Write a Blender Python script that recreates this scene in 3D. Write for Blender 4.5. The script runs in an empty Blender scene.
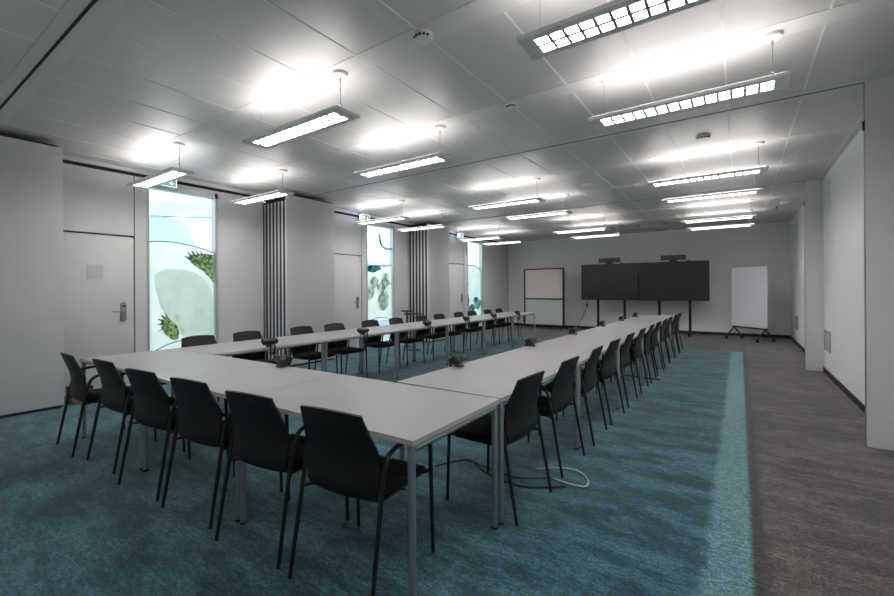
import bpy, bmesh, math, random
from mathutils import Vector, Matrix
random.seed(7)
sc = bpy.context.scene
C = sc.collection
PI = math.pi

# ------------------------------------------------------------------ camera, world, exposure
EYE = 1.37
cam_d = bpy.data.cameras.new('camera')
cam = bpy.data.objects.new('camera', cam_d)
C.objects.link(cam)
sc.camera = cam
cam_d.sensor_fit = 'HORIZONTAL'
cam_d.sensor_width = 36.0
cam_d.lens = 36.0 * 422.2 / 894.0
cam_d.shift_y = -8.8 / 894.0
cam_d.clip_start = 0.05
cam.location = (0, 0, EYE)
cam.rotation_mode = 'XYZ'
cam.matrix_world = (Matrix.Translation((0, 0, EYE)) @ Matrix.Rotation(math.radians(34.73), 4, 'Z')
                    @ Matrix.Rotation(math.radians(90), 4, 'X') @ Matrix.Rotation(math.radians(-0.315), 4, 'Z'))

world = bpy.data.worlds.new('daylight')
sc.world = world
world.use_nodes = True
wn = world.node_tree.nodes
wn['Background'].inputs['Color'].default_value = (0.90, 0.975, 1.0, 1)
wn['Background'].inputs['Strength'].default_value = 0.34

sc.view_settings.view_transform = 'Standard'
sc.view_settings.look = 'None'
sc.view_settings.gamma = 1
sc.view_settings.exposure = 3.05
DOWN_E = 4.7       # luminous louvre panel of each pendant
UP_E = 0.82         # uplight of each pendant

# ------------------------------------------------------------------ materials
def mat(name, col, rough=0.5, metal=0.0, spec=0.5, emit=None, es=0.0, coat=0.0):
    m = bpy.data.materials.new(name)
    m.use_nodes = True
    b = m.node_tree.nodes['Principled BSDF']
    b.inputs['Base Color'].default_value = (*col, 1)
    b.inputs['Roughness'].default_value = rough
    b.inputs['Metallic'].default_value = metal
    b.inputs['Specular IOR Level'].default_value = spec
    b.inputs['Coat Weight'].default_value = coat
    if emit:
        b.inputs['Emission Color'].default_value = (*emit, 1)
        b.inputs['Emission Strength'].default_value = es
    return m

def noisy(m, c1, c2, scale=(1, 1, 1), nscale=4.0, detail=6.0, bump=0.0, bscale=200.0, ramp=(0.35, 0.65)):
    """procedural two-tone noise on object coordinates, plus optional fine bump"""
    nt = m.node_tree; N = nt.nodes; L = nt.links
    b = N['Principled BSDF']
    tc = N.new('ShaderNodeTexCoord'); mp = N.new('ShaderNodeMapping')
    mp.inputs['Scale'].default_value = scale
    L.new(tc.outputs['Object'], mp.inputs['Vector'])
    n = N.new('ShaderNodeTexNoise'); n.inputs['Scale'].default_value = nscale; n.inputs['Detail'].default_value = detail
    L.new(mp.outputs['Vector'], n.inputs['Vector'])
    r = N.new('ShaderNodeValToRGB')
    r.color_ramp.elements[0].position = ramp[0]; r.color_ramp.elements[0].color = (*c1, 1)
    r.color_ramp.elements[1].position = ramp[1]; r.color_ramp.elements[1].color = (*c2, 1)
    L.new(n.outputs['Fac'], r.inputs['Fac'])
    L.new(r.outputs['Color'], b.inputs['Base Color'])
    if bump:
        n2 = N.new('ShaderNodeTexNoise'); n2.inputs['Scale'].default_value = bscale; n2.inputs['Detail'].default_value = 2
        L.new(tc.outputs['Object'], n2.inputs['Vector'])
        bp = N.new('ShaderNodeBump'); bp.inputs['Strength'].default_value = bump; bp.inputs['Distance'].default_value = 0.002
        L.new(n2.outputs['Fac'], bp.inputs['Height'])
        L.new(bp.outputs['Normal'], b.inputs['Normal'])
    return m

M = {}
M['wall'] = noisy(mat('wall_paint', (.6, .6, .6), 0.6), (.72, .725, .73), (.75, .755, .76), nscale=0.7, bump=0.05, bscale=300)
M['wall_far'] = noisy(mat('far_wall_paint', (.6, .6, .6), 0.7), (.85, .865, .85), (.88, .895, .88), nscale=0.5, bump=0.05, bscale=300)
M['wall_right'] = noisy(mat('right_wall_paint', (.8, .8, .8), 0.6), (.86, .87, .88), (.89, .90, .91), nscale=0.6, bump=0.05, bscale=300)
M['panel'] = noisy(mat('partition_laminate', (.6, .6, .6), 0.45), (.72, .715, .72), (.75, .745, .75), nscale=0.6)
M['door'] = noisy(mat('door_paint', (.6, .6, .6), 0.45), (.72, .715, .72), (.75, .745, .75), nscale=0.6)
M['ceiling'] = noisy(mat('ceiling_metal_panel', (.6, .6, .6), 0.42, metal=0.10, spec=0.5), (.67, .66, .65), (.69, .68, .67), nscale=0.8, bump=0.02, bscale=400)
M['ceiling_strip'] = mat('ceiling_strip_paint', (.74, .732, .722), 0.5)
M['black_gap'] = mat('shadow_gap_black', (.012, .012, .013), 0.8)
M['skirt'] = mat('skirting_dark', (.022, .020, .020), 0.5)
M['top'] = noisy(mat('table_laminate', (.7, .7, .7), 0.42), (.35, .347, .36), (.37, .367, .38), nscale=2.0)
M['edge'] = mat('table_edge_band', (.50, .48, .47), 0.5)
M['alu'] = mat('aluminium_satin', (.44, .46, .48), 0.32, metal=0.85)
M['alu_light'] = mat('window_frame_aluminium', (.55, .58, .60), 0.4, metal=0.5)
M['steel'] = mat('brushed_steel', (.42, .42, .40), 0.35, metal=0.9)
M['shell'] = noisy(mat('chair_shell_plastic', (.02, .02, .02), 0.46, spec=0.4), (.010, .0088, .0083), (.014, .012, .0115), nscale=8, bump=0.15, bscale=500)
M['fabric'] = noisy(mat('seat_fabric_black', (.01, .01, .01), 0.9), (.008, .008, .008), (.014, .014, .014), nscale=60, bump=0.3, bscale=600)
M['blacktube'] = mat('black_powder_coat', (.010, .010, .011), 0.38)
M['black'] = mat('black_plastic', (.015, .015, .016), 0.45)
M['charcoal'] = mat('charcoal_plastic', (.020, .020, .022), 0.4)
M['greyplastic'] = mat('grey_plastic', (.10, .105, .11), 0.45)
M['screen'] = mat('dark_screen_glass', (.028, .028, .031), 0.3, spec=0.5)
M['bar'] = mat('video_bar_mesh', (.10, .10, .10), 0.6)
M['white'] = mat('white_plastic', (.80, .80, .79), 0.45)
M['lampbody'] = mat('pendant_housing', (.88, .88, .88), 0.45)
M['whiteboard'] = mat('whiteboard_enamel', (.80, .80, .86), 0.3)
M['pinboard'] = noisy(mat('pinboard_cream_felt', (.6, .55, .53), 0.9), (.60, .55, .53), (.64, .59, .57), nscale=30)
M['cable'] = mat('cable_black', (.01, .01, .012), 0.5)
M['cablewhite'] = mat('cable_white', (.6, .62, .62), 0.5)
M['greyboard'] = mat('grey_board', (.50, .53, .515), 0.6)
M['seal_gap'] = mat('partition_seal_gap_shade', (.022, .024, .028), 0.55)  # bottom seals, and the shade painted into the gaps between panels
M['violet'] = mat('exit_side_lamp', (.8, .8, 1.0), 0.4, emit=(.55, .55, 1.0), es=2.5)
M['joint'] = mat('ceiling_joint_white', (.86, .86, .85), 0.6)
M['blue'] = mat('blue_plastic', (.03, .04, .45), 0.4)
M['redbox'] = noisy(mat('box_reddish', (.2, .1, .1), 0.7), (.22, .13, .13), (.30, .19, .19), nscale=12)
M['paper'] = mat('paper_pale', (.66, .66, .66), 0.8)
M['louvre'] = mat('louvre_white', (.5, .5, .5), 0.5)
M['lens'] = mat('pendant_light_panel', (.9, .9, .9), 0.4, emit=(1.0, .965, .93), es=DOWN_E)
M['uplens'] = mat('pendant_uplight_panel', (.9, .9, .9), 0.4, emit=(1.0, .95, .92), es=UP_E)
M['exit_green'] = mat('exit_sign_green', (.10, .30, .25), 0.4, emit=(.30, .50, .46), es=0.05)
M['exit_white'] = mat('exit_sign_white', (.8, .9, .9), 0.4, emit=(.85, 1.0, 1.0), es=0.16)
M['vent'] = mat('vent_grille_grey', (.42, .42, .42), 0.5)
M['atrium_white'] = mat('atrium_plaster', (.85, .90, .92), 0.8)
M['atrium_floor'] = mat('atrium_floor', (.35, .42, .45), 0.7)
M['atrium_cyan'] = mat('atrium_beam_paint', (.66, .83, .86), 0.8)
M['ink'] = mat('mural_dark_ink', (.03, .10, .12), 0.7)

def glass_mat():
    m = bpy.data.materials.new('window_glass'); m.use_nodes = True
    nt = m.node_tree; N = nt.nodes; L = nt.links
    N.remove(N['Principled BSDF'])
    t = N.new('ShaderNodeBsdfTransparent'); t.inputs['Color'].default_value = (.94, .975, .98, 1)
    g = N.new('ShaderNodeBsdfGlossy'); g.inputs['Roughness'].default_value = 0.02
    mx = N.new('ShaderNodeMixShader'); mx.inputs['Fac'].default_value = 0.07
    L.new(t.outputs[0], mx.inputs[1]); L.new(g.outputs[0], mx.inputs[2])
    L.new(mx.outputs[0], N['Material Output'].inputs['Surface'])
    return m
M['glass'] = glass_mat()

def film_mat(name, c1, c2, nscale, trans=0.65, clear=0.0, ramp=(.4, .6)):
    """printed film on glass: lets daylight through diffusely, pigment varies by noise"""
    m = bpy.data.materials.new(name); m.use_nodes = True
    nt = m.node_tree; N = nt.nodes; L = nt.links
    N.remove(N['Principled BSDF'])
    tc = N.new('ShaderNodeTexCoord')
    n = N.new('ShaderNodeTexNoise'); n.inputs['Scale'].default_value = nscale; n.inputs['Detail'].default_value = 5
    L.new(tc.outputs['Object'], n.inputs['Vector'])
    r = N.new('ShaderNodeValToRGB')
    r.color_ramp.elements[0].position = ramp[0]; r.color_ramp.elements[0].color = (*c1, 1)
    r.color_ramp.elements[1].position = ramp[1]; r.color_ramp.elements[1].color = (*c2, 1)
    L.new(n.outputs['Fac'], r.inputs['Fac'])
    d = N.new('ShaderNodeBsdfDiffuse'); t = N.new('ShaderNodeBsdfTranslucent')
    L.new(r.outputs['Color'], d.inputs['Color']); L.new(r.outputs['Color'], t.inputs['Color'])
    mx = N.new('ShaderNodeMixShader'); mx.inputs['Fac'].default_value = trans
    L.new(d.outputs[0], mx.inputs[1]); L.new(t.outputs[0], mx.inputs[2])
    out = mx
    if clear:
        tr = N.new('ShaderNodeBsdfTransparent')
        m2 = N.new('ShaderNodeMixShader'); m2.inputs['Fac'].default_value = clear
        L.new(mx.outputs[0], m2.inputs[1]); L.new(tr.outputs[0], m2.inputs[2]); out = m2
    L.new(out.outputs[0], N['Material Output'].inputs['Surface'])
    return m
M['film'] = film_mat('mural_film_pale', (.93, .96, .92), (.97, .98, .95), 2.5, 0.8)
M['film_wash'] = film_mat('mural_film_wash', (.85, .90, .86), (.91, .94, .91), 6, 0.8)
M['film_green'] = film_mat('mural_film_green', (.24, .33, .16), (.70, .80, .56), 22, 0.7)
M['film_blob'] = film_mat('mural_film_bubble', (.50, .55, .50), (.88, .90, .86), 9, 0.75)
M['film_blue'] = film_mat('mural_film_blue', (.03, .16, .22), (.25, .45, .50), 10, 0.7)
M['film_teal'] = film_mat('mural_film_teal', (.12, .32, .36), (.55, .78, .80), 6, 0.75)

def carpet_mat():
    m = bpy.data.materials.new('carpet_teal_and_grey'); m.use_nodes = True
    nt = m.node_tree; N = nt.nodes; L = nt.links
    b = N['Principled BSDF']; b.inputs['Roughness'].default_value = 0.95
    b.inputs['Specular IOR Level'].default_value = 0.15
    b.inputs['Sheen Weight'].default_value = 0.25
    tc = N.new('ShaderNodeTexCoord'); sep = N.new('ShaderNodeSeparateXYZ')
    L.new(tc.outputs['Object'], sep.inputs[0])
    def math_(op, a, bb, clamp=False):
        n = N.new('ShaderNodeMath'); n.operation = op; n.use_clamp = clamp
        for i, v in enumerate((a, bb)):
            if v is None: continue
            if isinstance(v, (int, float)): n.inputs[i].default_value = v
            else: L.new(v, n.inputs[i])
        return n.outputs[0]
    def noise(scale, mul=(1, 1, 1), detail=4, rough=0.55):
        mp = N.new('ShaderNodeMapping'); mp.inputs['Scale'].default_value = mul
        L.new(tc.outputs['Object'], mp.inputs['Vector'])
        n = N.new('ShaderNodeTexNoise'); n.inputs['Scale'].default_value = scale; n.inputs['Detail'].default_value = detail
        n.inputs['Roughness'].default_value = rough
        L.new(mp.outputs['Vector'], n.inputs['Vector'])
        return n.outputs['Fac']
    def ramp(fac, stops):
        r = N.new('ShaderNodeValToRGB')
        while len(r.color_ramp.elements) < len(stops): r.color_ramp.elements.new(0.5)
        for e, (p, c) in zip(r.color_ramp.elements, stops): e.position = p; e.color = (*c, 1)
        L.new(fac, r.inputs['Fac']); return r.outputs['Color']
    def mix(fac, a, c, mode='MIX'):
        n = N.new('ShaderNodeMixRGB'); n.blend_type = mode
        for i, v in zip(('Fac', 'Color1', 'Color2'), (fac, a, c)):
            if isinstance(v, (int, float)): n.inputs[i].default_value = v
            elif isinstance(v, tuple): n.inputs[i].default_value = (*v, 1)
            else: L.new(v, n.inputs[i])
        return n.outputs['Color']
    # per-tile shift of the pattern (carpet planks 1.0 x 0.25 m)
    br = N.new('ShaderNodeTexBrick'); L.new(tc.outputs['Object'], br.inputs['Vector'])
    br.inputs['Scale'].default_value = 1.0; br.inputs['Brick Width'].default_value = 1.0; br.inputs['Row Height'].default_value = 0.34
    br.inputs['Mortar Size'].default_value = 0.0; br.inputs['Color1'].default_value = (0.35, .35, .35, 1); br.inputs['Color2'].default_value = (.65, .65, .65, 1)
    tile = N.new('ShaderNodeSeparateColor'); L.new(br.outputs['Color'], tile.inputs[0])
    patch = noise(3.0, (0.7, 1.9, 1), 10, 0.72)
    patch = math_('ADD', patch, math_('MULTIPLY', math_('SUBTRACT', tile.outputs[0], 0.5), 0.22))
    fine = noise(75, (1, 1, 1), 3, .8)
    mid = noise(22, (1, 2.2, 1), 4)
    teal = ramp(patch, [(0.40, (.016, .066, .092)), (0.47, (.027, .096, .127)), (0.53, (.044, .137, .172)), (0.62, (.068, .182, .215))])
    border = ramp(patch, [(0.3, (.10, .235, .27)), (0.7, (.135, .285, .315))])
    grey = ramp(patch, [(0.40, (.058, .054, .058)), (0.47, (.080, .075, .077)), (0.53, (.112, .103, .102)), (0.62, (.145, .134, .132))])
    edge = (.055, .052, .060)
    # ragged borders: threads of the pile shift the boundary
    wob = math_('MULTIPLY', math_('SUBTRACT', noise(55, (.35, 1, 1), 2), 0.5), 0.05)
    wob2 = math_('MULTIPLY', math_('SUBTRACT', noise(12, (1, 1, 1), 6, .8), 0.5), 0.16)
    X = math_('ADD', sep.outputs[0], wob)
    X2 = math_('ADD', sep.outputs[0], wob2)
    Y = math_('ADD', sep.outputs[1], wob)
    def less(a, v, soft=0.012): return math_('MULTIPLY', math_('SUBTRACT', v + soft, a), 1 / (2 * soft), True)
    inner = less(X2, -0.15, 0.02)
    rugx = less(X, 0.045); rugy = less(Y, 10.93)
    band = less(X, 0.11, 0.02)
    col = mix(band, grey, edge)
    rug = mix(inner, border, teal)
    col = mix(math_('MULTIPLY', rugx, rugy), col, rug)
    col = mix(1.0, col, ramp(fine, [(0.34, (.35, .35, .35)), (0.62, (1.45, 1.45, 1.45))]), 'MULTIPLY')
    col = mix(1.0, col, ramp(mid, [(0.38, (.68, .68, .68)), (0.62, (1.28, 1.28, 1.28))]), 'MULTIPLY')
    L.new(col, b.inputs['Base Color'])
    bp = N.new('ShaderNodeBump'); bp.inputs['Strength'].default_value = 0.5; bp.inputs['Distance'].default_value = 0.004
    L.new(fine, bp.inputs['Height']); L.new(bp.outputs['Normal'], b.inputs['Normal'])
    return m
M['carpet'] = carpet_mat()

# ------------------------------------------------------------------ mesh helpers
class MB:
    def __init__(self): self.v = []; self.f = []; self.mi = []; self.sm = []
    def add(self, vs, fs, mi=0, smooth=False):
        o = len(self.v); self.v += [tuple(p) for p in vs]
        for f in fs: self.f.append([o + i for i in f]); self.mi.append(mi); self.sm.append(smooth)
        return self
    def box(self, x0, x1, y0, y1, z0, z1, mi=0):
        if x0 > x1: x0, x1 = x1, x0
        if y0 > y1: y0, y1 = y1, y0
        if z0 > z1: z0, z1 = z1, z0
        vs = [(x0, y0, z0), (x1, y0, z0), (x1, y1, z0), (x0, y1, z0), (x0, y0, z1), (x1, y0, z1), (x1, y1, z1), (x0, y1, z1)]
        return self.add(vs, [(0, 3, 2, 1), (4, 5, 6, 7), (0, 1, 5, 4), (1, 2, 6, 5), (2, 3, 7, 6), (3, 0, 4, 7)], mi)
    def rbox(self, x0, x1, y0, y1, z0, z1, r=0.01, mi=0, seg=3):
        """box with all edges bevelled"""
        bm = bmesh.new()
        bmesh.ops.create_cube(bm, size=1.0)
        for v in bm.verts:
            v.co = Vector(((x0 + x1) / 2 + v.co.x * (x1 - x0), (y0 + y1) / 2 + v.co.y * (y1 - y0), (z0 + z1) / 2 + v.co.z * (z1 - z0)))
        bmesh.ops.bevel(bm, geom=list(bm.edges), offset=r, segments=seg, profile=0.5, affect='EDGES')
        return self.frombm(bm, mi, True)
    def frombm(self, bm, mi=0, smooth=False):
        bm.verts.index_update()
        self.add([v.co[:] for v in bm.verts], [[v.index for v in f.verts] for f in bm.faces], mi, smooth)
        bm.free(); return self
    def tube(self, pts, r, n=8, mi=0, caps=True):
        pts = [Vector(p) for p in pts]; rings = []
        up = None
        for i, p in enumerate(pts):
            if i == 0: t = pts[1] - pts[0]
            elif i == len(pts) - 1: t = pts[-1] - pts[-2]
            else: t = (pts[i + 1] - p).normalized() + (p - pts[i - 1]).normalized()
            t.normalize()
            if up is None:
                up = Vector((0, 0, 1)) if abs(t.z) < 0.9 else Vector((1, 0, 0))
            a = t.cross(up)
            if a.length < 1e-4: a = t.cross(Vector((0, 1, 0)))
            a.normalize(); bvec = t.cross(a).normalized(); up = -bvec if False else up
            # transport frame
            up = (a.cross(t)).normalized()
            rr = r[i] if isinstance(r, (list, tuple)) else r
            rings.append([p + a * math.cos(2 * PI * k / n) * rr + up * math.sin(2 * PI * k / n) * rr for k in range(n)])
        vs = [q for ring in rings for q in ring]; fs = []
        for i in range(len(rings) - 1):
            for k in range(n):
                fs.append((i * n + k, i * n + (k + 1) % n, (i + 1) * n + (k + 1) % n, (i + 1) * n + k))
        self.add(vs, fs, mi, True)
        if caps:
            o = len(self.v) - len(vs)
            self.f.append([o + k for k in range(n)][::-1]); self.mi.append(mi); self.sm.append(False)
            self.f.append([o + (len(rings) - 1) * n + k for k in range(n)]); self.mi.append(mi); self.sm.append(False)
        return self
    def lathe(self, prof, c=(0, 0, 0), n=20, mi=0, axis='Z'):
        vs = []; fs = []
        for (r, z) in prof:
            for k in range(n):
                a = 2 * PI * k / n
                p = (r * math.cos(a), r * math.sin(a), z)
                if axis == 'X': p = (p[2], p[0], p[1])
                if axis == 'Y': p = (p[0], p[2], p[1])
                vs.append((c[0] + p[0], c[1] + p[1], c[2] + p[2]))
        m = len(prof)
        for i in range(m - 1):
            for k in range(n):
                fs.append((i * n + k, i * n + (k + 1) % n, (i + 1) * n + (k + 1) % n, (i + 1) * n + k))
        fs.append(tuple(range(n))[::-1]); fs.append(tuple((m - 1) * n + k for k in range(n)))
        return self.add(vs, fs, mi, True)
    def xform(self, mtx):
        self.v = [tuple(mtx @ Vector(p)) for p in self.v]; return self
    def prism_x(self, poly, x0, x1, mi=0):
        """polygon given in (y,z), extruded between x0 and x1"""
        n = len(poly)
        vs = [(x0, p[0], p[1]) for p in poly] + [(x1, p[0], p[1]) for p in poly]
        fs = [tuple(range(n))[::-1], tuple(range(n, 2 * n))] + [(i, (i + 1) % n, n + (i + 1) % n, n + i) for i in range(n)]
        return self.add(vs, fs, mi)
    def build(self, name, mats, parent=None, fixn=True):
        me = bpy.data.meshes.new(name)
        me.from_pydata(self.v, [], self.f)
        if not isinstance(mats, (list, tuple)): mats = [mats]
        for m in mats: me.materials.append(m)
        for p, mi, s in zip(me.polygons, self.mi, self.sm): p.material_index = mi; p.use_smooth = s
        if fixn:
            bm = bmesh.new(); bm.from_mesh(me); bmesh.ops.recalc_face_normals(bm, faces=bm.faces); bm.to_mesh(me); bm.free()
        me.update()
        try: me.set_sharp_from_angle(angle=math.radians(40))
        except Exception: pass
        o = bpy.data.objects.new(name, me); C.objects.link(o)
        if parent is not None: o.parent = parent
        return o

def tag(o, label, cat, group=None):
    o['label'] = label; o['category'] = cat
    if group: o['group'] = group
    return o
def thing(name, label, cat, loc=(0, 0, 0), rz=0, group=None):
    o = bpy.data.objects.new(name, None); C.objects.link(o)
    o.empty_display_size = 0.1
    o.location = loc; o.rotation_euler = (0, 0, rz)
    return tag(o, label, cat, group)
def struct(o): o['kind'] = 'structure'; return o
def sthing(name, loc=(0, 0, 0)):
    o = bpy.data.objects.new(name, None); C.objects.link(o); o.location = loc; o.empty_display_size = 0.1
    return struct(o)
def kids(o): return [c for c in C.objects if c.parent == o]
def dup(root, loc, rz, label, group=None):
    r = root.copy(); C.objects.link(r); r.location = loc; r.rotation_euler = (0, 0, rz); r['label'] = label
    if group: r['group'] = group
    for ch in kids(root):
        c = ch.copy(); C.objects.link(c); c.parent = r
        for g in kids(ch):
            d = g.copy(); C.objects.link(d); d.parent = c
    return r
def smooth(pts, it=2):
    """Chaikin corner cutting"""
    pts = [Vector(p) for p in pts]
    for _ in range(it):
        q = [pts[0]]
        for a, b in zip(pts[:-1], pts[1:]): q += [a * .75 + b * .25, a * .25 + b * .75]
        q.append(pts[-1]); pts = q
    return pts
def grid_shell(rows, cols, fn, th):
    """closed sheet of thickness th: fn(i,j)->(point, normal)"""
    front = []; back = []
    for i in range(rows):
        for j in range(cols):
            p, n = fn(i, j); front.append(p + n * th / 2); back.append(p - n * th / 2)
    N0 = rows * cols; fs = []
    for i in range(rows - 1):
        for j in range(cols - 1):
            a = i * cols + j
            fs.append((a, a + 1, a + cols + 1, a + cols)); fs.append((N0 + a, N0 + a + cols, N0 + a + cols + 1, N0 + a + 1))
    for i in range(rows - 1):
        for j in (0, cols - 1):
            a = i * cols + j; fs.append((a, a + cols, N0 + a + cols, N0 + a))
    for j in range(cols - 1):
        for i in (0, rows - 1):
            a = i * cols + j; fs.append((a, a + 1, N0 + a + 1, N0 + a))
    return front + back, fs

# ------------------------------------------------------------------ room shell
XL, XR, YF, YB, ZC = -7.2, 1.12, 14.5, -3.2, 3.13
struct(MB().box(XL - .3, XR + .3, YB - .2, YF + .2, -.12, 0).build('floor', M['carpet']))

# ceiling: metal planks running away from the camera between cross strips, each very slightly sagging
cb = MB()
cb.box(XL - .3, XR + .3, YB - .2, YF + .2, ZC + .02, ZC + .14, 1)
PW = 0.5683
strips = [-1.76, -0.40, 0.90, 2.32, 3.68, 5.04, 6.40, 7.76, 9.12, 10.48, 11.84, 13.20]
HW = 0.10
xs = []
x = -2.36 - PW * 9
while x < XR + .1: xs.append(x); x += PW
ys = [YB] + strips + [YF + .02]
for sy in strips:
    cb.box(XL - .05, XR + .05, sy - HW, sy + HW, ZC, ZC + .02, 1)
for a, b in zip(ys[:-1], ys[1:]):
    y0 = a + (HW if a in strips else 0) + .002; y1 = b - (HW if b in strips else 0) - .002
    for x0 in xs:
        xa, xb = max(x0 + .002, XL - .03), min(x0 + PW - .002, XR + .03)
        if xb - xa < .03: continue
        tilt = random.uniform(-.0012, .0012); tl2 = random.uniform(-.0010, .0010); sag = random.uniform(.0008, .0024)
        n = 6; vs = []
        for i in range(n + 1):
            for j in range(n + 1):
                u, w = i / n, j / n
                X = xa + (xb - xa) * u; Y = y0 + (y1 - y0) * w
                Z = ZC + .0022 - sag * (4 * u * (1 - u)) * (1 + 4 * w * (1 - w)) * .5 + tilt * (u - .5) + tl2 * (w - .5)
                vs.append((X, Y, Z))
        fs = [(i * (n + 1) + j, i * (n + 1) + j + 1, (i + 1) * (n + 1) + j + 1, (i + 1) * (n + 1) + j) for i in range(n) for j in range(n)]
        cb.add(vs, fs, 0, True)
for x0 in xs:      # light joint profiles between planks
    for a, b in zip(ys[:-1], ys[1:]):
        y0 = a + (HW if a in strips else 0); y1 = b - (HW if b in strips else 0)
        if XL < x0 < XR: cb.box(x0 - .007, x0 + .007, y0, y1, ZC - .0015, ZC + .02, 2)
ceil = struct(cb.build('ceiling', [M['ceiling'], M['ceiling_strip'], M['joint']], fixn=False))

# partition tracks let into the ceiling
struct(MB().box(XL, XR, (.882), .900, ZC - .004, ZC + .01).build('trim_1', M['black_gap']))
tb = MB().box(XL, XR, 5.034, 5.044, ZC - .003, ZC + .01, 0)
struct(tb.build('trim_2', M['black_gap']))
struct(MB().box(XL, XR, 9.115, 9.125, ZC - .003, ZC + .01).build('trim_3', M['black_gap']))

# left wall with three doors and three tall windows
WT = 3.035      # top of the wall boards, a black reveal above
DOORS = [(1.55, 2.44), (6.00, 6.91), (10.44, 11.33)]
WINS = [(2.60, 3.64), (7.07, 8.05), (11.54, 12.53)]
wl = MB()
X0, X1 = XL - .16, XL
cuts = [YB]
segs = []
y = YB
for (d0, d1), (w0, w1) in zip(DOORS, WINS):
    segs.append((y, d0)); segs.append((d1, w0)); y = w1
segs.append((y, YF))
NICHE = [(.38, 1.53), (4.46, 5.60), (8.58, 9.60)]      # recesses that take the parked partition panels
ns = []
for a, b in segs:
    for n0, n1 in NICHE:
        if a < n0 and n1 < b: ns.append((a, n0)); a = n1
    ns.append((a, b))
segs = ns
for a, b in segs: wl.box(X0, X1, a, b, 0, WT)
for n0, n1 in NICHE: wl.box(X0 - .30, X1 - .26, n0, n1, 0, WT); wl.box(X0 - .26, X0, n0 - .04, n0, 0, WT); wl.box(X0 - .26, X0, n1, n1 + .04, 0, WT)
for d0, d1 in DOORS:
    wl.box(X0, X1, d0, d1, 2.165, WT); wl.box(X0, X0 + .05, d0, d1, 0, 2.165)
for w0, w1 in WINS:
    wl.box(X0, X1, w0, w1, 2.985, WT); wl.box(X0, X1, w0, w1, 0, .06)
wl.box(X0, X1, YB, YF, WT + .03, ZC + .02)
wl.box(X0, X1 - .02, YB, YF, WT, WT + .03, 1)
wl.box(X1 - .01, X1 + .05, YB, YF, WT + .04, ZC, 0)
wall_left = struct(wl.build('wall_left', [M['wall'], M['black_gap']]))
tb = MB()
tb.box(X1 - .01, X1 + .03, YB, YF, WT + .004, WT + .038)
struct(tb.build('trim_4', M['black_gap']))
tb = MB()      # seams of the wall lining at doors and frames
for d0, d1 in DOORS:
    tb.box(X1, X1 + .002, d0 - .003, d1 + .003, 2.146, 2.158)
    tb.box(X1, X1 + .002, d1 + .003, d1 + .013, 0, WT)
    tb.box(X1, X1 + .002, d0 - .009, d0 - .001, 0, WT)
struct(tb.build('trim_5', M['charcoal']))

for i, (d0, d1) in enumerate(DOORS):
    d = sthing('door_%d' % (i + 1), (XL, d0, 0))
    W = d1 - d0
    MB().rbox(-.045, -.002, .004, W - .004, .008, 2.14, .003, seg=2).build('door_leaf', M['door'], d)
    yh = W - .13
    pl = MB()
    pl.lathe([(.027, 0), (.027, .010), (.022, .014)], (0, 0, 0), 20, 0, 'X').xform(Matrix.Translation((0, 0, 0)))
    plate = MB()
    prof = []
    for k in range(16):
        a = PI * k / 15; prof.append((math.cos(a) * .034, .105 + math.sin(a) * .034))
    for k in range(16):
        a = PI + PI * k / 15; prof.append((math.cos(a) * .034, -.105 + math.sin(a) * .034))
    plate.prism_x([(yh + p, 1.075 + q) for p, q in prof], -.002, .014)
    hp = plate.build('handle_plate', M['steel'], d)
    MB().lathe([(.014, 0), (.014, .006)], (.014, yh + .006, 1.155), 14, 0, 'X').build('lock_cylinder', M['black'], hp)
    MB().tube(smooth([(.014, yh, 1.085), (.06, yh, 1.085), (.062, yh - .03, 1.085), (.062, yh - .14, 1.085)]), .010, 10).build('lever_handle', M['steel'], hp)

for i, (w0, w1) in enumerate(WINS):
    w = sthing('window_%d' % (i + 1), (XL, w0, 0))
    W = w1 - w0
    fr = MB()
    fr.box(-.12, .004, 0, .035, .06, 2.985); fr.box(-.12, .004, W - .045, W, .06, 2.985)
    fr.box(-.12, .004, 0, W, 2.905, 2.985); fr.box(-.12, .004, 0, W, .06, .11)
    fr.build('window_frame', M['alu_light'], w)
    MB().box(-.075, -.065, .03, W - .03, .10, 2.91).build('window_glass', M['glass'], w)

# far wall, right wall, wall behind the camera
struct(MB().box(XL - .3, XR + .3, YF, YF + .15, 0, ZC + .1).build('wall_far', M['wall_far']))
struct(MB().box(XL, XR, YF - .015, YF, 0, .085).build('baseboard_far', M['skirt']))
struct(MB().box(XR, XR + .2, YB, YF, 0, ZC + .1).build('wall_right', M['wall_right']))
struct(MB().box(XR - .012, XR, 5.1, YF, 0, .075).build('baseboard_right', M['skirt']))
struct(MB().box(XL - .3, XR + .3, YB - .15, YB, 0, ZC + .1).build('wall_back', M['wall']))
lb = MB()

for a, b in segs: lb.box(XL, XL + .012, a, b, 0, .05)
struct(lb.build('baseboard_left', M['skirt']))
# two pilasters on the right where the partitions close against the wall
for k, yy in enumerate((5.02, 9.12)):
    struct(MB().box(.893, XR, yy, yy + .075, 0, ZC).build('trim_%d' % (6 + k), M['panel']))
    MBb = MB().box(.886, .893, yy + .02, yy + .045, 0, ZC).build('trim_%d' % (8 + k), M['alu']); struct(MBb)
    struct(MB().box(.878, .892, yy + .015, yy + .05, 2.72, 2.80).build('trim_%d' % (10 + k), M['black']))

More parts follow.
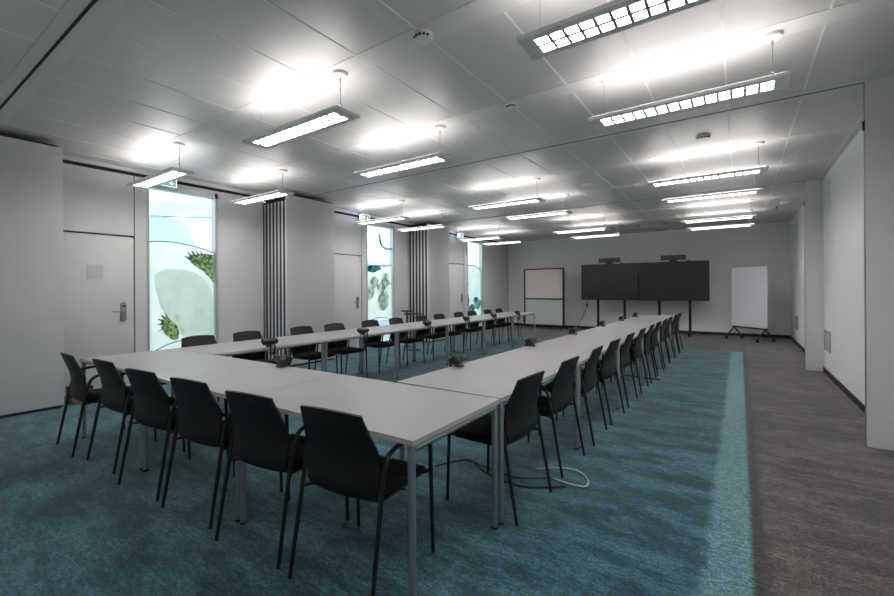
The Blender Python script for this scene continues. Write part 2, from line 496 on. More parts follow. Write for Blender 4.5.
# stacks of parked partition panels along the left wall
def stack(y0, y1, nx, label, hide_first=False):
    t = thing('folding_partition', label, 'partition', (-6.55, y0, 0), 0, 'parked stacks of movable partition panels')
    L_ = y1 - y0
    for k in range(nx):
        xr = -.106 * k
        m = MB()
        m.rbox(xr - .046, xr, 0, L_, .035, 2.955, .003, seg=2)
        if k == 0: m.box(xr - .046, xr - .0, .012, L_, 2.95, 3.055)
        p = m.build('partition_panel', M['panel'], t)
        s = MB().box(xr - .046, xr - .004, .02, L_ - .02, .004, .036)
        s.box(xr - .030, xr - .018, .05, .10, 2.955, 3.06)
        s.box(xr - .1055, xr - .0465, .003, .06, .035, 3.0)  # dark filler standing in for the shade between neighbouring panels
        s.build('seal_and_gap_shade', M['seal_gap'], p)
    MB().box(-.106 * nx + .01, .0, .05, L_ - .05, 3.056, 3.075).build('hanger_rail', M['black'], t)
    return t
stack(.42, 1.515, 7, 'plain pale grey partition panel stack nearest the camera, at the left edge')
stack(4.50, 5.57, 7, 'striped edges of grey partition panels parked between the two nearer windows')
stack(8.62, 9.56, 8, 'stack of grey partition panels between the middle and farthest windows')

# air grilles on the right wall
def grille(y0, y1, z0, z1, label, mt, n=8):
    t = thing('air_grille', label, 'vent', (XR, (y0 + y1) / 2, z0), 0, 'grilles on the right wall')
    hy, h = (y1 - y0) / 2, z1 - z0
    f = MB(); b = .02
    f.box(-.012, 0, -hy, hy, 0, b); f.box(-.012, 0, -hy, hy, h - b, h); f.box(-.012, 0, -hy, -hy + b, b, h - b); f.box(-.012, 0, hy - b, hy, b, h - b)
    f.build('grille_frame', mt, t)
    s = MB()
    for k in range(n):
        z = b + (h - 2 * b) * (k + .5) / n
        s.box(-.009, -.001, -hy + b, hy - b, z - (h - 2 * b) / n * .36, z + (h - 2 * b) / n * .2)
    s.build('grille_slats', mt, t)
grille(8.47, 9.0, .38, .69, 'low square grey air grille on the right wall beside the far pilaster', M['vent'])
grille(12.8, 13.3, .38, .68, 'small low air grille on the right wall near the far corner', M['vent'])
grille(8.4, 9.02, 2.56, 3.02, 'pale air grille high on the right wall beside the far pilaster', M['wall_right'])
grille(12.7, 13.3, 2.5, 2.95, 'pale air grille high on the right wall near the far corner', M['wall_right'])

# ------------------------------------------------------------------ atrium outside the windows
struct(MB().box(-14, XL - .17, -3, 26, -.15, -.02).build('ground', M['atrium_floor']))
struct(MB().box(-13.2, -13.0, -6, 34, 0, 4.2).build('wall_outer', M['atrium_white']))
bm_ = MB()
bm_.prism_x([(3.2, 2.30), (4.36, 2.30), (4.12, 2.80), (3.2, 2.94)], -9.7, -9.5)
bm_.prism_x([(3.0, 2.80), (5.2, 3.02), (5.2, 3.50), (3.0, 2.98)], -9.75, -9.45)
for k in range(6):
    yb = 8.6 + 2.6 * k
    bm_.prism_x([(yb, 2.2), (yb + .9, 2.2), (yb + 1.3, 2.75), (yb + .5, 2.75)], -10.7, -10.5)
bm_.box(-10.8, -10.4, 7.5, 26, 2.1, 2.32)
struct(bm_.build('trim_20', M['atrium_cyan']))

# printed murals on the window glass
def arc_poly(cy, cz, r, y0, y1, zb):
    pts = [(y0, zb), (y1, zb)]
    n = 24
    for k in range(n + 1):
        yy = y1 + (y0 - y1) * k / n
        pts.append((yy, cz + math.sqrt(max(r * r - (yy - cy) ** 2, 0))))
    return pts
def blob(cy, cz, ry, rz, seed, n=40, am=.12, rot=0):
    rnd = random.Random(seed); ph = [rnd.uniform(0, 6.28) for _ in range(5)]
    out = []
    for k in range(n):
        a = 2 * PI * k / n
        s = 1 + am * (math.sin(2 * a + ph[0]) + .5 * math.sin(3 * a + ph[1]) + .35 * math.sin(5 * a + ph[2]))
        y_, z_ = ry * s * math.cos(a), rz * s * math.sin(a)
        out.append((cy + y_ * math.cos(rot) - z_ * math.sin(rot), cz + y_ * math.sin(rot) + z_ * math.cos(rot)))
    return out
FX = XL - .062      # front face of the film, on the room side of the pane
def ring(mb, pts, r, x):
    mb.tube([(x, p[0], p[1]) for p in pts], r, 6)
# window 1
w0, w1 = WINS[0]; a0, a1 = w0 + .036, w1 - .046
t = thing('window_mural', 'white and green printed mural film covering the nearest tall window', 'window film', (0, 0, 0), 0, 'printed murals on the tall windows')
def clip(poly): return [(min(max(p, a0 + .004), a1 - .004), q) for p, q in poly]
top = [(a1, 2.005), (3.48, 2.04), (3.30, 2.085), (3.17, 2.106), (3.05, 2.122), (2.93, 2.128), (2.82, 2.127), (2.72, 2.118), (a0, 2.105)]
MB().prism_x([(a0, .115), (a1, .115)] + top, FX, FX + .002).build('film_sheet', M['film'], t)
m = MB(); ring(m, top, .007, FX + .004); m.build('arc_line', M['ink'], t)
m = MB(); ring(m, [(a0 + .0, .40), (2.75, .473), (2.874, .535), (3.043, .579), (3.295, .59), (a1, .573)], .007, FX + .004)
m.build('arc_line', M['ink'], t)
MB().prism_x(clip([(2.72, 1.59), (2.78, 1.66), (2.866, 1.70), (3.0, 1.71), (3.151, 1.707), (3.32, 1.65), (3.456, 1.561), (3.54, 1.40), (3.583, 1.21), (3.6, .9), (3.58, .624),
                  (3.3, .60), (3.10, .66), (3.02, .80), (2.94, .93), (2.862, 1.0), (2.80, 1.12), (2.768, 1.23), (2.73, 1.42)]), FX + .0025, FX + .004).build('wash_shape', M['film_wash'], t)
MB().prism_x(clip([(3.20, 1.90), (3.22, 1.93), (3.27, 1.955), (3.31, 1.945), (3.36, 1.97), (3.46, 1.98), (3.53, 1.97), (3.62, 1.965), (3.62, 1.50), (3.58, 1.51), (3.53, 1.58), (3.47, 1.63), (3.44, 1.68), (3.37, 1.72), (3.30, 1.77), (3.24, 1.82)]), FX + .0045, FX + .006).build('green_shape', M['film_green'], t)
MB().prism_x([(2.807, .90), (2.83, .95), (2.876, .975), (2.92, .95), (2.95, .90), (3.0, .86), (3.04, .80), (3.06, .70), (3.05, .62), (3.01, .59), (2.94, .62), (2.88, .68), (2.83, .76), (2.80, .83)], FX + .0045, FX + .006).build('green_shape', M['film_green'], t)
for (cy, cz, ry, rz) in ((3.03, .95, .05, .055), (3.10, .74, .03, .06)):
    MB().prism_x(blob(cy, cz, ry, rz, 9, am=.1), FX + .0065, FX + .0075).build('white_spot', M['film'], t)
for (p, q, dy, dz, r) in ((3.20, 1.89, .05, .03, .020), (3.23, 1.94, .04, .05, .018), (3.28, 1.965, .03, .05, .022), (3.34, 1.97, .02, .05, .014), (3.40, 1.985, .01, .045, .010),
                          (2.80, .86, .04, .0, .014), (2.81, .92, .04, .02, .018), (2.84, .97, .03, .03, .016), (2.88, .985, .02, .035, .010), (2.82, .78, .045, -.02, .009)):
    MB().tube([(FX + .0075, p + dy * .7, q - dz * .7), (FX + .0075, p - dy, q + dz)], [r, r * .35], 5).build('dark_fringe', M['ink'], t)
# window 2
w0, w1 = WINS[1]; a0, a1 = w0 + .036, w1 - .046
t = thing('window_mural', 'mural film of grey green bubble shapes on the middle window', 'window film', (0, 0, 0), 0, 'printed murals on the tall windows')
MB().prism_x([(a0, .58), (7.3, .65), (7.58, .69), (7.85, .65), (a1, .58), (a1, 1.96), (7.75, 1.92), (7.4, 2.0), (a0, 1.95)], FX, FX + .002).build('film_sheet', M['film'], t)
m = MB(); ring(m, [(a0, .58), (7.3, .65), (7.58, .69), (7.85, .65), (a1, .58)], .008, FX + .004)
m.build('arc_line', M['ink'], t)
for k, (cy, cz, ry, rz) in enumerate(((7.70, 1.10, .20, .24), (7.76, 1.58, .12, .22), (7.25, 1.30, .13, .16), (7.38, 1.55, .14, .14), (7.62, 1.42, .15, .12))):
    MB().prism_x(clip(blob(cy, cz, ry, rz, 20 + k, am=.07)), FX + .0025 + .001 * k, FX + .0033 + .001 * k).build('bubble_shape', M['film_blob'], t)
MB().prism_x(clip(blob(7.36, 1.88, .24, .09, 31, am=.12)), FX + .008, FX + .009).build('dark_blue_shape', M['film_blue'], t)
for pts_, r_ in (([(7.80, 1.46), (7.93, 1.54), (8.0, 1.50)], .012), ([(7.93, 1.54), (7.87, 1.60)], .009), ([(7.55, 1.95), (7.98, 1.98)], .012), ([(7.55, 2.72), (7.62, 2.45), (7.80, 2.38), (7.99, 2.40)], .026)):
    MB().tube([(FX + .01, p[0], p[1]) for p in smooth([(a_, b_, 0) for a_, b_ in pts_], 2 if len(pts_) > 2 else 0)], r_, 5).build('ink_stroke', M['film_teal'], t)
# window 3
w0, w1 = WINS[2]; a0, a1 = w0 + .036, w1 - .046
t = thing('window_mural', 'mural film with one big outlined arc on the farthest window', 'window film', (0, 0, 0), 0, 'printed murals on the tall windows')
top3 = arc_poly(11.93, 1.16, 1.0, a0, a1, .5)
MB().prism_x([(a0, .3), (a1, .3)] + top3[2:], FX, FX + .002).build('film_sheet', M['film_wash'], t)
m = MB(); ring(m, top3[2:], .012, FX + .004); m.build('arc_line', M['ink'], t); m = MB()
m.tube([(FX + .004, 11.66, 1.6), (FX + .004, 11.62, 1.3), (FX + .004, 11.70, 1.0), (FX + .004, 11.66, .8)], .022, 5)
m.build('ink_stroke', M['ink'], t)
MB().prism_x(clip(blob(12.25, .90, .22, .22, 41, am=.15)), FX + .003, FX + .004).build('teal_shape', M['film_teal'], t)
MB().prism_x(clip(blob(11.85, .72, .26, .14, 43, am=.15)), FX + .0045, FX + .0055).build('teal_shape', M['film_teal'], t)

# ------------------------------------------------------------------ furniture frame: rows of tables stand 1.08 deg askew to the room
TY = math.radians(1.08)
def TW(u, v, z=0.0): return (math.cos(TY) * u - math.sin(TY) * v, math.sin(TY) * u + math.cos(TY) * v, z)
ORD = ['first', 'second', 'third', 'fourth', 'fifth', 'sixth', 'seventh', 'eighth', 'ninth', 'tenth', 'eleventh', 'twelfth']

TH = 0.74
def make_table(Lx, label, loc, rz, group):
    """length Lx along local x, depth .8 along local y, origin on the floor at its centre"""
    t = thing('conference_table', label, 'table', loc, rz, group)
    hx, hy = Lx / 2, .4
    m = MB()
    m.box(-hx + .0015, hx - .0015, -hy, hy, TH - .024, TH)
    o = m.build('tabletop', [M['top'], M['edge']], t)
    for p in o.data.polygons:
        if abs(p.normal.z) < .5: p.material_index = 1
    r = MB(); z = TH - .043
    for sy in (-1, 1): r.tube([(-hx + .03, sy * (hy - .10), z), (hx - .03, sy * (hy - .10), z)], .013, 10)
    for sx in (-1, 1): r.tube([(sx * (hx - .022), -hy + .03, z), (sx * (hx - .022), hy - .03, z)], .017, 10)
    r.build('frame_rail', M['alu'], t)
    g = MB()
    for sy in (-1, 1): g.box(-hx + .04, hx - .04, sy * (hy - .10) - .012, sy * (hy - .10) + .012, TH - .046, TH - .024)
    for sx in (-1, 1): g.box(sx * (hx - .04) - .01, sx * (hx - .04) + .01, -hy + .05, hy - .05, TH - .046, TH - .024)
    g.build('top_spacer', M['black'], t)
    for sx in (-1, 1):
        for sy in (-1, 1):
            cx, cy = sx * (hx - .026), sy * (hy - .020)
            l = MB(); l.tube([(cx, cy, .012), (cx, cy, TH - .024)], .0175, 16)
            lo = l.build('leg', M['alu'], t)
            MB().lathe([(.018, 0), (.0195, .004), (.0195, .013)], (cx, cy, 0), 14).build('foot_cap', M['black'], lo)
    return t
TG = 'white tables of the U-shaped layout'
FL = 3.95 / 3
fr_names = ['left corner', 'middle', 'right corner']
fl = ['front white table at the left corner, nearest the first door', 'middle white table of the front row facing the camera',
      'front right corner white table, the nearest one to the camera']
proto = make_table(FL, fl[0], TW(-5.04 + FL / 2, 1.78), TY, TG)
for k in (1, 2): dup(proto, TW(-5.04 + FL * (k + .5), 1.78), TY, fl[k])
RL, LL = 1.435, 1.40
def TR(u, v, z=0.0):     # the right-hand row is turned slightly outward about its near corner
    c, s_ = math.cos(-.021), math.sin(-.021); du, dv = u + 1.09, v - 2.185
    return TW(-1.09 + c * du - s_ * dv, 2.185 + s_ * du + c * dv, z)
pr = make_table(RL, 'white table in the right-hand row, first behind the front corner table', TR(-1.49, 2.185 + .012 + RL / 2), TY - .021 + PI / 2, TG)
for k in range(1, 6):
    dup(pr, TR(-1.49, 2.185 + .012 + RL * (k + .5)), TY - .021 + PI / 2, 'white table in the right-hand row, %s counting away from the camera' % (ORD[k] if k < 5 else 'last and farthest'))
pl_ = make_table(LL, 'white table in the window-side row, first behind the left corner table', TW(-4.635, 2.185 + LL / 2), TY + PI / 2, TG)
for k in range(1, 6):
    dup(pl_, TW(-4.635, 2.185 + LL * (k + .5)), TY + PI / 2, 'white table in the window-side row, %s counting away from the camera' % (ORD[k] if k < 5 else 'last and farthest'))

# ------------------------------------------------------------------ chairs
def make_chair(label, loc, rz, group):
    t = thing('conference_chair', label, 'chair', loc, rz, group)
    # backrest shell (faces +y); profile rows: y, z, half width
    P = [(-.228, .828, .183), (-.212, .785, .190), (-.195, .742, .199), (-.178, .70, .209), (-.162, .660, .219), (-.154, .60, .218), (-.154, .55, .215),
         (-.160, .50, .210), (-.163, .465, .204), (-.150, .436, .198), (-.118, .420, .194), (-.07, .415, .194)]
    R_, K_ = len(P), 13
    def pt(i, j):
        y_, z_, w_ = P[i]; s = -1 + 2 * j / (K_ - 1)
        f = 1 if i < 8 else max(0, 1 - (i - 7) / 4)
        arch = .014 * (1 - s * s) * max(0, 1 - i / 3)
        return Vector((w_ * s, y_ - .026 * f * (1 - s * s), z_ + arch - .012 * (1 - f) * (1 - s * s)))
    def fn(i, j):
        a = pt(min(i + 1, R_ - 1), j) - pt(max(i - 1, 0), j); b = pt(i, min(j + 1, K_ - 1)) - pt(i, max(j - 1, 0))
        n = a.cross(b); n.normalize(); return pt(i, j), n
    vs, fs = grid_shell(R_, K_, fn, .011)
    MB().add(vs, fs, 0, True).build('backrest', M['shell'], t)
    s = MB(); s.rbox(-.215, .215, -.155, .245, .428, .468, .018, seg=3)
    for i, v in enumerate(s.v):
        x_, y_, z_ = v; s.v[i] = (x_ * (1 - .10 * max(0, (-y_) / .155)), y_, z_ - .010 * (1 - (x_ / .215) ** 2) - (.012 if y_ > .20 else 0))
    s.build('seat', M['fabric'], t)
    u = MB(); u.rbox(-.205, .205, -.10, .225, .408, .432, .010, seg=2); u.build('seat_pan', M['shell'], t)
    for sx in (-1, 1):
        g = MB()
        path = [(sx * .245, -.245, .008), (sx * .238, -.172, .42), (sx * .236, -.140, .585), (sx * .240, -.105, .643), (sx * .248, -.02, .661), (sx * .250, .12, .660),
                (sx * .248, .205, .652), (sx * .246, .232, .60), (sx * .246, .236, .44), (sx * .250, .250, .008)]
        q = [Vector(path[0]), Vector(path[1])] + smooth(path[1:], 2)[1:-1] + [Vector(path[-1])]
        # legs are separate children, the arm joins them
        zr = [k for k, p in enumerate(q)]
        rear = [p for p in q[:2]]
        front = [q[-1], Vector(path[8])]
        MB().tube([path[0], path[1]], [.0095, .0115], 9).build('leg', M['blacktube'], t)
        MB().tube([path[9], path[8]], [.0095, .0115], 9).build('leg', M['blacktube'], t)
        a = MB().tube(smooth(path[1:9], 2), .0115, 9)
        a.build('armrest', M['blacktube'], t)
        MB().tube([path[8], (sx * .20, .20, .425), (sx * .20, -.12, .42), path[1]], .009, 7).build('seat_bracket', M['blacktube'], t)
    return t
CG = 'black armchairs around the U-shaped tables'
fu = [-4.72, -4.065, -3.353, -2.743, -2.105, -1.508]
flab = ['leftmost black armchair on the camera side of the front tables, at the left corner', 'second black armchair from the left along the front tables, back to the camera',
        'third black armchair from the left along the front tables, back to the camera', 'fourth black armchair from the left, third from the right, along the front tables',
        'second nearest black armchair, just left of the closest one at the front tables', 'closest black armchair of all, backed to the camera at the front right corner']
frot = [-.05, .03, .09, .09, .09, .08]
fv = [1.435, 1.475, 1.455, 1.48, 1.48, 1.51]
ch = make_chair(flab[0], TW(fu[0], fv[0]), TY + frot[0], CG)
for k in range(1, 6): dup(ch, TW(fu[k], fv[k]), TY + frot[k], flab[k])
rv = [2.50, 3.24, 3.98, 4.66, 5.40, 6.16, 6.86, 7.52, 8.26, 8.92, 9.71, 10.38]
for k, v in enumerate(rv):
    lab = ('nearest black armchair on the right-hand row, seen from behind beside the corner table leg' if k == 0 else
           'farthest black armchair on the right-hand row, close to the screens' if k == 11 else
           '%s black armchair of the right-hand row, counting away from the camera' % ORD[k])
    dup(ch, TR(-1.258, v), TY - .021 + PI / 2 + random.uniform(-.04, .04), lab)
lv = [2.51, 3.11, 3.94, 4.54, 5.34, 6.03, 6.81, 7.44, 8.23, 8.82, 9.63, 10.28]
for k, v in enumerate(lv):
    lab = ('nearest black armchair on the window side, only its back top showing before the first window' if k == 0 else
           'farthest black armchair of the window-side row, by the far table end' if k == 11 else
           '%s black armchair of the window-side row, counting away from the camera' % ORD[k])
    dup(ch, TW(-4.945, v), TY - PI / 2 + random.uniform(-.04, .04), lab)

# ------------------------------------------------------------------ clamp-on desk units on the inner table edges
def make_unit(label, loc, rz, group):
    """sitter on -y side, table edge at y=+.04"""
    t = thing('desk_connection_unit', label, 'desk unit', loc, rz, group)
    MB().lathe([(.036, 0), (.040, .004), (.040, .012), (.030, .022), (.016, .026), (.016, .04)], (0, 0, 0), 20).build('base', M['greyplastic'], t)
    Rm = Matrix.Translation((0, .012, .060)) @ Matrix.Rotation(math.radians(-28), 4, 'X')
    b = MB().rbox(-.088, .088, -.034, .034, -.026, .026, .008, seg=3).xform(Rm).build('body', M['charcoal'], t)
    for sx in (-.052, -.006):
        MB().lathe([(.021, 0), (.021, -.006), (.016, -.007), (.015, -.002)], (sx, -.034, 0), 18, 0, 'Y').xform(Rm).build('socket_ring', M['greyplastic'], b)
        MB().lathe([(.0145, 0), (.0145, -.0035)], (sx, -.034, 0), 18, 0, 'Y').xform(Rm).build('socket', M['black'], b)
    m = MB().box(.03, .075, -.0355, -.033, -.015, .015).xform(Rm); m.build('button_panel', M['greyplastic'], b)
    for sx in (-.030, .022):
        MB().tube(smooth([(sx, .020, .030), (sx, .062, .030), (sx, .062, -.02), (sx, .060, -.125)], 1), .009, 8).build('clamp_arm', M['black'], t)
    MB().box(-.042, .034, .050, .066, -.085, -.060).build('clamp_plate', M['black'], t)
    return t
UG = 'dark desk units clamped along the inner table edges'
un = make_unit('dark desk unit with two round sockets on the front row of tables', TW(-3.06, 2.13, TH), TY, UG)
for k, v in enumerate([2.90, 4.36, 5.80, 7.25, 8.66, 9.95]):
    dup(un, TR(-1.84, v, TH), TY - .021 + PI / 2, 'dark desk unit on the right-hand row of tables, %s' % (('nearest of six', 'second nearest', 'third nearest', 'fourth nearest', 'fifth nearest', 'farthest of six, by the screens')[k]))
for k, v in enumerate([2.83, 4.28, 5.80, 7.09, 8.25, 9.50]):
    dup(un, TW(-4.28, v, TH), TY - PI / 2, 'dark desk unit on the window-side row of tables, %s' % (('nearest of six', 'second nearest', 'third nearest', 'fourth nearest', 'fifth nearest', 'farthest of six, above a blue clip')[k]))

# ------------------------------------------------------------------ pendant lights
def make_pendant(label, loc, group):
    t = thing('pendant_light', label, 'ceiling light', loc, 0, group)     # origin on the ceiling
    z0, z1 = 2.78 - ZC, 2.805 - ZC; hx, hy = .665, .122; lx, ly = .578, .074
    f = MB()
    f.box(-hx, -lx, -hy, hy, z0, z1); f.box(lx, hx, -hy, hy, z0, z1)
    f.box(-lx, lx, -hy, -ly, z0, z1); f.box(-lx, lx, ly, hy, z0, z1)
    f.box(-lx, lx, -ly, ly, z1 - .004, z1)
    f.build('housing', M['lampbody'], t)
    MB().add([(-lx, -ly, z1 - .006), (lx, -ly, z1 - .006), (lx, ly, z1 - .006), (-lx, ly, z1 - .006)], [(0, 3, 2, 1)]).build('light_panel', M['lens'], t, fixn=False)
    MB().add([(-.64, -.118, z1 + .002), (.64, -.118, z1 + .002), (.64, .118, z1 + .002), (-.64, .118, z1 + .002)], [(0, 1, 2, 3)]).build('uplight_panel', M['uplens'], t, fixn=False)
    g = MB()
    for k in range(1, 14):
        xx = -lx + 2 * lx * k / 14; g.box(xx - .0085, xx + .0085, -ly, ly, z0 + .001, z1 - .007)
    g.box(-lx, lx, -.0105, .0105, z0 + .001, z1 - .007)
    g.build('louvre', M['louvre'], t)
    MB().lathe([(.020, -.034), (.050, -.030), (.060, -.022), (.062, 0)], (.57, 0, 0), 22).build('canopy', M['white'], t)
    MB().lathe([(.010, -.020), (.018, -.012), (.018, 0)], (-.57, 0, 0), 12).build('canopy', M['white'], t)
    c = MB(); c.tube([(.57, 0, -.03), (.57, 0, -.24), (.60, .0, z1)], .0035, 6); c.lathe([(.007, -.26), (.007, -.235)], (.57, 0, 0), 8); c.lathe([(.007, -.07), (.007, -.045)], (.57, 0, 0), 8)
    c.build('suspension_cable', M['steel'], t)
    MB().tube([(-.57, 0, -.015), (-.57, 0, z1)], .0016, 5).build('suspension_cable', M['steel'], t)
    return t
PG = 'louvred pendant lights hung in three columns'
cols = [(-.375, 'right-hand'), (-3.23, 'middle'), (-6.07, 'window-side')]
rows = [2.33, 3.72, 6.38, 7.74, 10.45, 11.80, -.38]  # last row is unseen, added to light the near floor and chair backs
rown = ['nearest', 'second nearest', 'third nearest', 'fourth nearest', 'fifth nearest', 'farthest']
pen = None
for cx, cn in cols:
    for k, ry in enumerate(rows):
        lab = ('louvred pendant light in the %s column, %s of six' % (cn, rown[k]) if k < 6 else
               'added unseen louvred pendant light of the %s column behind the camera, %s' % (cn, 'next to the partition track'))
        if pen is None: pen = make_pendant(lab, (cx, ry, ZC), PG)
        else: dup(pen, (cx, ry, ZC), 0, lab)

# ------------------------------------------------------------------ detectors and small ceiling items
def make_detector(name, label, x, y, r, slots=True):
    t = thing(name, label, 'ceiling detector', (x, y, ZC), 0)
    MB().lathe([(r * .55, -.040), (r * .8, -.036), (r * .92, -.022), (r, -.018), (r, 0)], (0, 0, 0), 24).build('detector_body', M['white'], t)
    if slots:
        m = MB()
        for k in range(5):
            a = -2.2 + k * .45; m.box(-.008, .008, -.003, .003, -.033, -.023).xform(Matrix.Identity(4)) if False else m.add(*_slot(r, a))
        m.build('detector_slots', M['black'], t)
    return t
def _slot(r, a):
    c, s = math.cos(a), math.sin(a); R1 = r * .90
    p = lambda dr, dt, z: ((R1 + dr) * c - dt * s, (R1 + dr) * s + dt * c, z)
    return ([p(-.01, -.008, -.034), p(.003, -.008, -.034), p(.003, .008, -.034), p(-.01, .008, -.034), p(-.01, -.008, -.024), p(.006, -.008, -.024), p(.006, .008, -.024), p(-.01, .008, -.024)],
            [(0, 3, 2, 1), (4, 5, 6, 7), (0, 1, 5, 4), (1, 2, 6, 5), (2, 3, 7, 6), (3, 0, 4, 7)], 0)
make_detector('smoke_detector', 'flat round ceiling detector nearest the camera, between the near pendants', -1.79, 2.31, .070)
make_detector('smoke_detector', 'small slotted white smoke detector near the partition track', -1.78, 3.66, .052)
make_detector('smoke_detector', 'round grey ceiling detector above the right-hand column pendants', -.34, 5.72, .075)
make_detector('smoke_detector', 'flat round ceiling detector left of a smaller one, mid ceiling', -2.10, 7.18, .075, False)
make_detector('smoke_detector', 'small white smoke detector beyond the track at mid ceiling', -1.79, 7.76, .052)
make_detector('smoke_detector', 'round ceiling detector close to the far right corner', .76, 11.1, .07, False)
for k, (x_, y_) in enumerate(((.68, 11.8), (-1.65, 12.9), (-2.35, 12.9), (-3.05, 12.9))):
    tag(MB().box(x_ - .012, x_ + .012, y_ - .22, y_ + .22, ZC - .004, ZC + .006).build('ceiling_air_slot', M['black']),
        ('thin black ceiling air slot near the far right corner', 'short black ceiling air slot by the far wall, rightmost of three',
         'short black ceiling air slot by the far wall, middle of three', 'short black ceiling air slot by the far wall, leftmost of three')[k], 'air slot', 'short black slots in the ceiling')

# exit signs hanging under the reveal of the left wall
def make_exit(label, y0, lamp=True):
    t = thing('exit_sign', label, 'exit sign', (-7.06, y0, 3.115), 0, 'exit signs along the window wall')
    b = MB().rbox(-.012, .012, -.135, .135, -.175, -.025, .004, seg=2).build('sign_box', M['exit_green'], t)
    m = MB().box(-.03, .03, -.10, .10, -.025, .010); m.build('mounting_bracket', M['white'], t)
    if lamp: MB().add([(-.03, -.137, -.15), (.01, -.137, -.15), (.01, -.137, -.05), (-.03, -.137, -.05)], [(0, 1, 2, 3)]).box(-.034, .012, -.136, -.132, -.155, -.045, 1).build('side_lamp', [M['violet'], M['white']], t, fixn=False)
    rim = MB(); rim.box(.011, .016, -.138, .138, -.031, -.022); rim.box(.011, .016, -.138, .138, -.178, -.169); rim.box(.011, .016, .129, .138, -.17, -.03); rim.box(.011, .016, -.138, -.129, -.17, -.03)
    rim.build('sign_rim', M['exit_white'], b)
    x0, x1 = .0125, .015
    g = MB()      # arrow pointing down, on the right of the sign as seen from the room
    g.box(x0, x1, .061, .073, -.135, -.055)
    g.prism_x([(.067, -.155), (.100, -.118), (.092, -.110), (.067, -.138), (.042, -.110), (.034, -.118)], x0, x1)
    g.build('pictogram_arrow', M['exit_white'], b); g = MB()
    g.lathe([(.011, 0), (.011, .0025)], (x0, -.040, -.055), 14, 0, 'X')
    g.prism_x([(-.046, -.068), (-.026, -.075), (-.040, -.110), (-.060, -.103)], x0, x1)
    g.prism_x([(-.030, -.070), (-.005, -.088), (-.010, -.096), (-.036, -.082)], x0, x1)
    g.prism_x([(-.048, -.068), (-.075, -.080), (-.070, -.089), (-.050, -.080)], x0, x1)
    g.prism_x([(-.050, -.100), (-.038, -.108), (-.015, -.122), (-.020, -.150), (-.030, -.150), (-.030, -.127)], x0, x1)
    g.prism_x([(-.060, -.100), (-.045, -.108), (-.062, -.135), (-.092, -.142), (-.092, -.132), (-.068, -.126)], x0, x1)
    MB().box(x0, x1, -.120, -.100, -.155, -.045).build('pictogram_door', M['exit_white'], b)
    g.build('pictogram_runner', M['exit_white'], b)
    return t
make_exit('green running-man exit sign with down arrow above the nearest window', 2.81, False)
make_exit('small exit sign beside the middle window, above the second door edge', 6.90)
make_exit('small exit sign above the farthest door, beside the far window', 10.95)

# paper notice on the first door
o = MB().box(0, .002, -.09, .09, -.10, .10).build('paper_notice', M['paper'])
o.location = (XL, 1.99, 1.63); tag(o, 'pale square notice on the nearest door', 'notice')

# ------------------------------------------------------------------ far end: board frame, screens, whiteboard
def caster(m, x, y, r=.03):
    m.lathe([(r, -.010), (r, .010)], (x, y, r), 14, 0, 'X')
YB1 = 13.7
t = thing('mobile_pinboard', 'tall black-framed board with cream upper panel, left of the screens', 'pinboard stand', (-5.49, YB1, 0))
f = MB(); hw = .69
for sx in (-1, 1): f.box(sx * hw - .028, sx * hw + .028, -.02, .02, .06, 2.06)
f.box(-hw, hw, -.02, .02, 2.02, 2.06)
f.build('frame', M['blacktube'], t)
MB().box(-hw + .028, hw - .028, -.018, .018, 1.00, 1.045).build('cross_bar', M['blacktube'], t)
MB().box(-hw + .028, hw - .028, -.018, .018, .11, .15).build('bottom_bar', M['blacktube'], t)
MB().box(-hw + .028, hw - .028, -.012, .012, 1.045, 2.02).build('upper_board', M['pinboard'], t)
MB().box(-hw + .028, hw - .028, -.010, .010, .15, 1.00).build('lower_board', M['greyboard'], t)
for sx in (-1, 1):
    m = MB(); m.tube([(sx * hw, -.30, .07), (sx * hw, -.05, .12), (sx * hw, .05, .12), (sx * hw, .30, .07)], .02, 8)
    fo = m.build('foot', M['blacktube'], t)
    for yy in (-.30, .30):
        m = MB(); caster(m, sx * hw, yy, .032); m.build('caster', M['black'], fo)

def screen_unit(x0, x1, posts, label, lab2, bar):
    cx = (x0 + x1) / 2; w = (x1 - x0) / 2
    t = thing('display_screen_stand', label, 'screen', (cx, 13.8, 0), 0, 'pair of large screens on posts')
    s = MB().rbox(-w, w, -.045, .02, 1.005, 2.135, .006, seg=2).build('screen_housing', M['black'], t)
    MB().box(-w + .02, w - .02, -.0475, -.0445, 1.03, 2.113).build('screen_glass', M['screen'], s)
    for p in posts:
        x = p - cx
        po = MB().box(x - .035, x + .035, .02, .07, .06, 1.95).build('post', M['blacktube'], t)
        fo = MB().box(x - .03, x + .03, -.28, .34, .06, .10).build('foot', M['blacktube'], t)
        for yy in (-.26, .32):
            m = MB(); m.lathe([(.04, -.025), (.04, .025)], (x, yy, .04), 16, 0, 'X'); m.build('caster', M['black'], fo)
    b = thing('video_bar', lab2, 'video bar', (bar, 13.8, 2.135), 0, 'video bars above the screens')
    MB().rbox(-.32, .32, -.045, .035, .045, .185, .012, seg=3).build('bar_body', M['bar'], b)
    m = MB().lathe([(.030, 0), (.030, -.006), (.018, -.008)], (0, -.045, .105), 18, 0, 'Y'); m.build('camera_lens', M['black'], b)
    MB().box(-.09, .09, -.04, .03, 0, .045).build('bar_foot', M['black'], b)
    k = thing('web_camera', lab2.replace('video bar', 'tiny puck') + ' right of its bar', 'camera', (bar + .38, 13.8, 2.135), 0)
    MB().lathe([(.02, 0), (.03, .004), (.026, .03), (.012, .036)], (0, 0, 0), 14).build('camera_body', M['black'], k)
screen_unit(-4.225, -2.512, (-3.72, -2.92), 'left of the two large dark screens on black posts', 'grey video bar on top of the left screen', -3.36)
